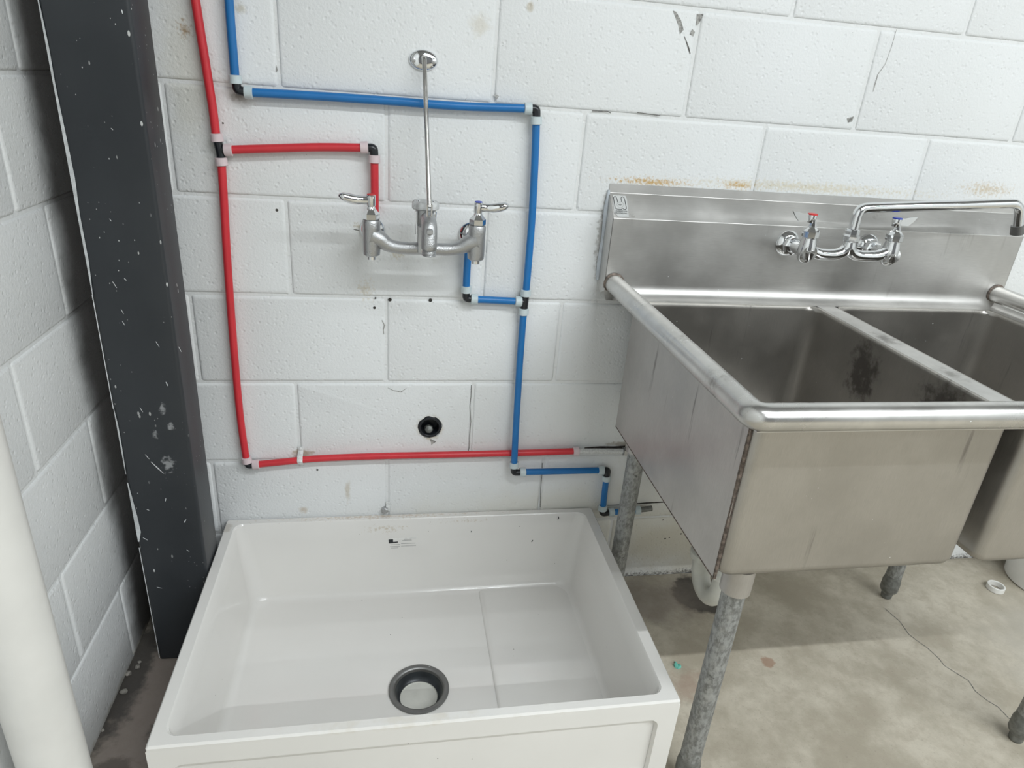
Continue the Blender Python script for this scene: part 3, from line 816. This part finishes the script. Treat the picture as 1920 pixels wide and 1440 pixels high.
# ------------------------------------------------------------------ stainless two-bowl sink
SX0, SX1 = .473, 1.500
DZ = .437; TZ = .468; TR = .020
TX0, TX1, TY = .494, 1.480, -.700
ss = thing('steel_sink', (.987, -.36, FZ), 'stainless steel two bowl sink with high backsplash and rolled rim on pipe legs', 'sink')
SY = -.053
prof = fillet([Vector((0, a, b)) for a, b in [(-.0008, .674), (-.0025, .655), (SY, .610), (SY, .465)]], .0022, 4)
def supported(P, d=.0015):
    out = [P[0]]
    for a, b in zip(P, P[1:]):
        if (b-a).length > .01: out += [a.lerp(b, d/(b-a).length), b.lerp(a, d/(b-a).length)]
        out.append(b)
    return out
cove = [Vector((0, SY-.028*(1-math.cos(t)), .465-.028*math.sin(t))) for t in [math.radians(q) for q in (10, 20, 30, 40, 50, 60, 70, 80, 90)]]
def extr(P, xa, xb):
    mm = M(); mm.loops([[Vector((xa, p.y, p.z)) for p in P], [Vector((xb, p.y, p.z)) for p in P]], closed=False); return mm
bs = extr(supported(prof+cove), SX0, SX1)
sp2 = link('backsplash', bs, mat_steel_splash, ss, ang=30)
# closed end caps of the hollow splash
def endcap(x, s):
    P = [(x, -.001, .674), (x, -.0025, .655), (x, SY, .610), (x, SY, .470), (x, SY-.004, .452), (x, -.030, .440), (x, -.001, .452)]
    return M().prism(P, (s*.0016, 0, 0))
link('end_cap', endcap(SX0, 1), mat_steel_splash, ss, smooth=False)
link('end_cap', endcap(SX1, -1), mat_steel_splash, ss, smooth=False)
sl = M().tube([(SX0-.001, -.003, .660), (SX0-.002, -.006, .62), (SX0-.001, -.004, .56), (SX0-.002, -.006, .50), (SX0-.001, -.005, .462)], [.003, .006, .004, .006, .004], 8)
link('sealant_bead', sl, mat_caulk, ss)
# rolled rim
rim_path = fillet([(TX0, SY+.001, TZ), (TX0, TY, TZ), (TX1, TY, TZ), (TX1, SY+.001, TZ)], .018, 5)
link('rolled_rim', M().tube(rim_path, TR, 26), mat_steel_rim, ss, ang=50)
for x in (TX0, TX1): link('weld_collar', M().lathe((x, SY+.002, TZ), (0, -1, 0), [(0, TR+.002), (.004, TR+.004), (.006, TR+.001), (.007, TR-.001)], 26, False, False), mat_weld, ss)
# deck sheet: strips round the bowls, with the curl up into the rim
B = [(.536, .978), (1.024, 1.446)]; BY0, BY1 = -.645, -.088
dk = M()
def plate(xa, xb, ya, yb): dk.box((xa, ya, DZ-.002), (xb, yb, DZ))
e = .0005
plate(.512, B[0][0]-e, TY+.016, SY-.024); plate(B[1][1]+e, TX1-.018, TY+.016, SY-.024)
plate(B[0][0]-e, B[1][1]+e, TY+.016, BY0-e); plate(B[0][0]-e, B[1][1]+e, BY1+e, SY-.024)
plate(B[0][1]+e, B[1][0]-e, BY0-e, BY1+e)
link('deck', dk, mat_steel_deck, ss, smooth=False)
cu = M()
for q in range(1):
    pr = []
    for a in (0, 20, 45, 70, 90):
        t = math.radians(a); d_ = .012*math.sin(t); h_ = .014*(1-math.cos(t)); pr.append((d_, h_))
    L = []
    for d_, h_ in pr:
        ring = [(TX0+.026-d_, SY-.02, DZ+h_), (TX0+.026-d_, TY+.026-d_, DZ+h_), (TX1-.026+d_, TY+.026-d_, DZ+h_), (TX1-.026+d_, SY-.02, DZ+h_)]
        L.append([Vector(p) for p in ring])
    cu.loops(L, closed=False)
link('rim_curl', cu, mat_steel_deck, ss, ang=50)
def bowl(xa, xb, nm='bowl'):
    n_ = 6; b = M(); bz0 = .140
    th = .003
    out = []
    for q, z in ((.03, bz0), (.012, bz0+.001), (.004, bz0+.006), (0, bz0+.016), (0, bz0+.020), (0, DZ-.008), (0, DZ-.004)):
        out.append(rect_loop(xa+q, xb-q, BY0+q, BY1-q, z, .020, n_))
    L = out + [rect_loop(xa+.0, xb-.0, BY0, BY1, DZ, .020, n_), rect_loop(xa+th+.002, xb-th-.002, BY0+th+.002, BY1-th-.002, DZ-.001, .020, n_)]
    for q, z in ((.006, DZ-.006), (.006, DZ-.010), (.006, bz0+.034), (.006, bz0+.030)):
        L.append(rect_loop(xa+q, xb-q, BY0+q, BY1-q, z, .028, n_))
    for a in (30, 60, 90):
        q = .006+.022*(1-math.cos(math.radians(a))); L.append(rect_loop(xa+q, xb-q, BY0+q, BY1-q, bz0+.030-.022*math.sin(math.radians(a)), .03, n_))
    cx, cy = (xa+xb)/2, (BY0+BY1)/2+.08
    ref = L[-1]
    L.append([Vector((cx+.045*math.cos(a), cy+.045*math.sin(a), bz0+.004)) for a in [math.atan2(p.y-cy, p.x-cx) for p in ref]])
    L.append([Vector((cx+.043*math.cos(a), cy+.043*math.sin(a), bz0+.003)) for a in [math.atan2(p.y-cy, p.x-cx) for p in ref]])
    b.loops(L, True, True)
    o = link(nm, b, mat_steel_bowl, ss, ang=40)
    link('bowl_drain', M().lathe((cx, cy, bz0+.004), (0, 0, 1), [(0, .044), (.0025, .044), (.003, .040), (.0005, .034), (.0004, .002)], 28), mat_drain, o)
    return o
for xa, xb in B: bowl(xa, xb)
# welded side sheet of the end bowl, with its sharp hem
pan = M().box((B[0][0]-.0025, BY0+.010, .132), (B[0][0]-.0003, BY1-.006, DZ-.003))
link('side_panel', pan, mat_steel_side, ss, smooth=False)
link('side_panel', M().box((B[1][1]+.0003, BY0+.010, .132), (B[1][1]+.0025, BY1-.006, DZ-.003)), mat_steel_side, ss, smooth=False)
link('weld_seam', M().tube([(B[0][0]-.001, BY0+.0125, z) for z in (.134, .2, .27, .34, .41, .436)], [.003, .0035, .0028, .0036, .003, .004], 8), mat_weld, ss)
link('weld_seam', M().tube([(B[0][0]-.0015, y_, .1325) for y_ in (BY0+.012, -.5, -.35, -.2, BY1-.008)], .0018, 8), mat_weld, ss)
# legs
LEG = [(.592, -.612, .140), (.578, -.140, .140), (1.392, -.600, .140), (1.405, -.140, .140)]
for i, (lx_, ly_, ztop) in enumerate(LEG):
    lg = link('leg', M().tube([(lx_, ly_, FZ+.075), (lx_, ly_, ztop-.02)], .0205, 24), mat_galv, ss)
    link('socket', M().lathe((lx_, ly_, ztop+.002), (0, 0, -1), [(0, .027), (.004, .0262), (.052, .0262), (.054, .022)], 26), mat_steel_side, lg)
    link('foot', M().lathe((lx_, ly_, FZ+.0005), (0, 0, 1), [(0, .010), (.002, .014), (.018, .0155), (.024, .021), (.030, .0235), (.058, .0235), (.066, .0215), (.078, .0208)], 22), mat_foot, lg)
# maker's label on the sloping top of the splash
ln_ = Vector((0, -(.655-.610), (SY+.0025))).normalized()          # outward normal of the slope
ln_ = Vector((0, -.045, -(SY+.0025))).normalized()
P0 = Vector((0, -.0025, .655)) + ln_*.0006
def lab(u, v, h=0.0): return on_plane(u, v, P0+ln_*h, ln_)
LU = lambda a, b: (1135+a/24, 355+b/24)                              # label close-up -> photo pixel
lb = M().add([lab(*LU(a, b)) for a, b in ((330, 250), (900, 290), (960, 420), (1060, 1240), (600, 1235), (400, 1060))], [(0, 1, 2, 3, 4, 5)])
lbl = link('maker_label', lb, mat_label, ss, smooth=False)
u_pts = [(555, 585), (535, 470), (500, 370), (460, 325), (410, 325), (370, 370), (390, 520), (410, 640), (440, 820), (480, 875), (560, 890), (730, 900), (780, 840), (830, 895), (900, 910), (950, 860), (930, 740), (880, 500), (840, 375), (790, 335), (730, 355), (705, 400), (725, 500), (745, 575)]
link('emblem', M().ribbon([lab(*LU(a, b), .0003) for a, b in u_pts], .0013, ln_), mat_ink, lbl, smooth=False)
cc = [lab(*LU(675+150*math.cos(a), 690+125*math.sin(a)), .0002) for a in [2*math.pi*i/28 for i in range(29)]]
link('emblem_ring', M().ribbon(cc, .0006, ln_), mat_ink_grey, lbl, smooth=False)
def lettering(txt, ua, ub, parent, mat):
    a, b = lab(*LU(*ua), .0004), lab(*LU(*ub), .0004)
    cu_ = bpy.data.curves.new('lettering', 'FONT'); cu_.body = txt; cu_.size = 1
    tmp = bpy.data.objects.new('lettering', cu_); COL.objects.link(tmp)
    bpy.context.view_layer.update()
    dg = bpy.context.evaluated_depsgraph_get()
    me = bpy.data.meshes.new_from_object(tmp.evaluated_get(dg)); bpy.data.objects.remove(tmp, do_unlink=True)
    xs = [v.co.x for v in me.vertices]; wd = max(xs)-min(xs)
    ex = (b-a); s = ex.length/wd; ex.normalize(); ey = ln_.cross(ex)*(-1)
    if ey.z < 0: ey = -ey
    mm = M().add([a + ex*(v.co.x-min(xs))*s + ey*v.co.y*s*1.25 for v in me.vertices], [tuple(p.vertices) for p in me.polygons])
    link('lettering', mm, mat, parent, smooth=False)
lettering('LAMBERTSON', (455, 1000), (985, 1020), lbl, mat_ink)
lettering('INDUSTRIES, INC.', (430, 1085), (1010, 1110), lbl, mat_ink)
lettering('NSF', (600, 715), (745, 725), lbl, mat_ink)

# chrome faucet on the splash
CY = -.130
cf = thing('splash_faucet', (.99, SY, .56), 'polished chrome faucet with long swing spout on the steel sink backsplash', 'faucet')
ax, bx_ = .8885, 1.0905; cz = .583; cm = .986
def cvalve(x, s, index):
    link('wall_flange', M().lathe((x, SY, cz-.012), (0, -1, 0), [(0, .0285), (.003, .029), (.010, .024), (.014, .017)], 32), mat_chrome, cf)
    link('flange_nut', M().lathe((x, SY-.010, cz-.012), (0, -1, 0), [(0, .018), (.002, .020), (.016, .020), (.018, .017)], 8), mat_chrome, cf, ang=20)
    link('shank', M().lathe((x, SY-.02, cz-.012), (0, -1, 0), [(0, .0135), (.030, .0135), (.050, .0165), (.072, .0165)], 24), mat_chrome, cf)
    link('valve_body', M().lathe((x, CY, cz-.036), (0, 0, 1), [(0, .004), (.003, .0115), (.010, .0165), (.024, .0185), (.040, .0175), (.052, .0150), (.056, .0150)], 28), mat_chrome, cf)
    link('bonnet_nut', M().lathe((x, CY, cz+.018), (0, 0, 1), [(0, .0155), (.002, .0175), (.014, .0175), (.018, .0145), (.023, .009), (.034, .0055), (.037, .0055)], 8), mat_chrome, cf, ang=20)
    link('handle_hub', M().lathe((x-.006, CY, cz+.050), (0, 0, 1), [(0, .0075), (.002, .0082), (.016, .0100), (.017, .0095)], 20), mat_chrome, cf)
    link('index_cap', M().lathe((x-.006, CY, cz+.0665), (0, 0, 1), [(0, .0102), (.0025, .0098), (.0032, .006)], 20), index, cf)
    x -= .006
    P = [(x+s*.006, 0, cz+.053), (x+s*.030, 0, cz+.0525), (x+s*.038, 0, cz+.060), (x+s*.047, 0, cz+.072), (x+s*.034, 0, cz+.0705), (x+s*.020, 0, cz+.0675), (x+s*.006, 0, cz+.0675)]
    P = [Vector((a, CY-.0022, c)) for a, b, c in P]
    link('wrist_blade', M().prism(P, (0, .0044, 0)), mat_chrome, cf)
cvalve(ax, -1, mat_index_red); cvalve(bx_, 1, mat_index_blue)
bb = M()
for xa in (ax, bx_):
    s = 1 if xa < cm else -1
    P = spline([(xa, CY, cz-.006), (xa+s*.020, CY, cz-.012), (xa+s*.036, CY, cz-.016), (cm-s*.030, CY, cz-.016), (cm-s*.012, CY, cz-.010), (cm, CY, cz+.000)], 5)
    bb.tube(P, [.0165]*2+[.0145]*2+[.0125]*(len(P)-8)+[.0135]*2+[.0145]*2, 18)
link('bridge', bb, mat_chrome, cf, ang=60)
link('spout_post', M().lathe((cm, CY, cz-.014), (0, 0, 1), [(0, .012), (.004, .0145), (.020, .0145), (.026, .0130), (.030, .0130)], 24), mat_chrome, cf)
link('spout_nut', M().lathe((cm, CY, cz+.014), (0, 0, 1), [(0, .0150), (.002, .0175), (.012, .0178), (.016, .0150), (.026, .0145), (.027, .0120)], 8), mat_chrome, cf, ang=20)
SPT = fillet([(cm, CY, cz+.036), (cm, CY, cz+.084), (cm+.035, CY, cz+.0875), (1.376, CY, cz+.1135), (1.392, CY, cz+.062)], [0, .028, .06, .040, 0], 8)
link('swing_spout', M().tube(SPT, [.0108]*len(SPT), 22), mat_chrome, cf, ang=60)
e0 = SPT[-1]; ed = (SPT[-1]-SPT[-2]).normalized()
link('aerator', M().lathe(e0-ed*.004, ed, [(0, .0108), (.001, .0135), (.020, .0140), (.021, .012), (.018, .009)], 24), mat_drain, cf)

# P-trap under the end bowl
tc = at(1320, 1035, y=-.255)
pt = thing('p_trap', (tc.x, tc.y, tc.z-.12), 'white plastic drain trap hanging under the left steel bowl', 'pipe')
link('tailpiece', M().tube([(tc.x, tc.y, .139), (tc.x, tc.y, tc.z-.01)], .0205, 20), mat_pvc_old, pt)
nz = tc.z-.016
wn = M(); L = []
for h, r in ((0, .026), (.002, .030), (.016, .031), (.018, .028), (.018, .021)):
    L.append([Vector((tc.x+r*(1+.035*math.cos(8*a))*math.cos(a), tc.y+r*(1+.035*math.cos(8*a))*math.sin(a), nz+h)) for a in [2*math.pi*j/48 for j in range(48)]])
wn.loops(L, True, False)
link('slip_nut', wn, mat_pvc_old, pt, ang=40)
dirv = Vector((.12, -.99, 0)).normalized()
arc = [Vector((tc.x, tc.y, nz+.004))] + [Vector((tc.x, tc.y, nz-.012)) + dirv*(.042*(1-math.cos(t))) + Vector((0, 0, -.060*math.sin(t))) for t in [math.pi*q/12 for q in range(13)]]
arc += [arc[-1]+Vector((0, 0, .03))]
link('trap_bend', M().tube(arc, .0215, 20), mat_pvc_old, pt, ang=60)
e1 = arc[-1]
link('slip_nut', M().lathe(e1-Vector((0, 0, .006)), (0, 0, 1), [(0, .026), (.002, .030), (.016, .030), (.018, .022)], 16), mat_pvc_old, pt)
link('wall_arm', M().tube(fillet([e1, e1+Vector((0, 0, .055)), Vector((e1.x+.05, -.004, e1.z+.05))], .03, 6), .0205, 20), mat_pvc_old, pt)

# ------------------------------------------------------------------ loose things on the floor
c = at(1867, 1101, z=FZ+.008)
rg = link('plastic_ring', M().lathe((c.x, c.y, FZ+.0005), (0, 0, 1), [(0, .018), (0, .0225), (.001, .0235), (.015, .0235), (.016, .0225), (.016, .0195), (.015, .0185), (.001, .018)], 32, False, False), mat_pvc, None)
tag(rg, 'small white plastic ring lying on the concrete floor', 'ring')
c = at(1950, 1085, z=FZ)
bk = thing('plastic_bucket', (c.x, c.y-.02, FZ), 'white plastic bucket on the floor beyond the steel sink', 'bucket')
link('body', M().lathe((c.x, c.y-.02, FZ+.0005), (0, 0, 1), [(0, .104), (.004, .108), (.13, .120), (.26, .131), (.262, .128), (.13, .117), (.006, .104), (.005, .001)], 40, True, True), mat_pvc, bk)
link('rim', M().lathe((c.x, c.y-.02, FZ+.235), (0, 0, 1), [(0, .130), (.001, .137), (.012, .137), (.014, .131)], 40, False, False), mat_pvc, bk)
g = at(1270, 1247, z=FZ+.002)
gc = M()
gp = [(-.009, -.006), (-.002, -.011), (.007, -.008), (.008, .002), (.003, .004), (.002, .012), (-.003, .013), (-.004, .004), (-.009, .002)]
gc.loops([[Vector((g.x+a, g.y+b, FZ+.0005)) for a, b in gp], [Vector((g.x+a*.9, g.y+b*.9, FZ+.004+.003*math.sin(i))) for i, (a, b) in enumerate(gp)]], True, True)
tag(link('plastic_scrap', gc, mat_green, None, smooth=False), 'tiny mint green plastic scrap on the floor beside the utility sink', 'scrap')
def pebble(u, v, r, label):
    c = at(u, v, z=FZ+r*.6)
    bm = bmesh.new(); bmesh.ops.create_icosphere(bm, subdivisions=2, radius=r)
    mm = M(); off = Vector((u*.37, v*.11, 0))
    for q in bm.verts:
        k = 1+.45*noise.noise(q.co/r*1.1+off); mm.v.append(Vector((c.x+q.co.x*k, c.y+q.co.y*k, max(FZ+.0003, c.z+q.co.z*k*.75))))
    mm.f = [tuple(w_.index for w_ in f.verts) for f in bm.faces]; bm.free()
    tag(link('pebble', mm, mat_pebble, None, ang=50), label, 'pebble', 'crumbs of debris along the side wall')
for u, v, r in ((258, 1250, .0062), (240, 1263, .0070), (262, 1241, .0040), (192, 1369, .0038), (243, 1240, .0036)):
    pebble(u, v, r, 'crumb of pale debris on the floor along the side wall')
pebble(232, 1297, .0075, 'ragged pale crumb of mortar on the floor between side wall and utility sink')
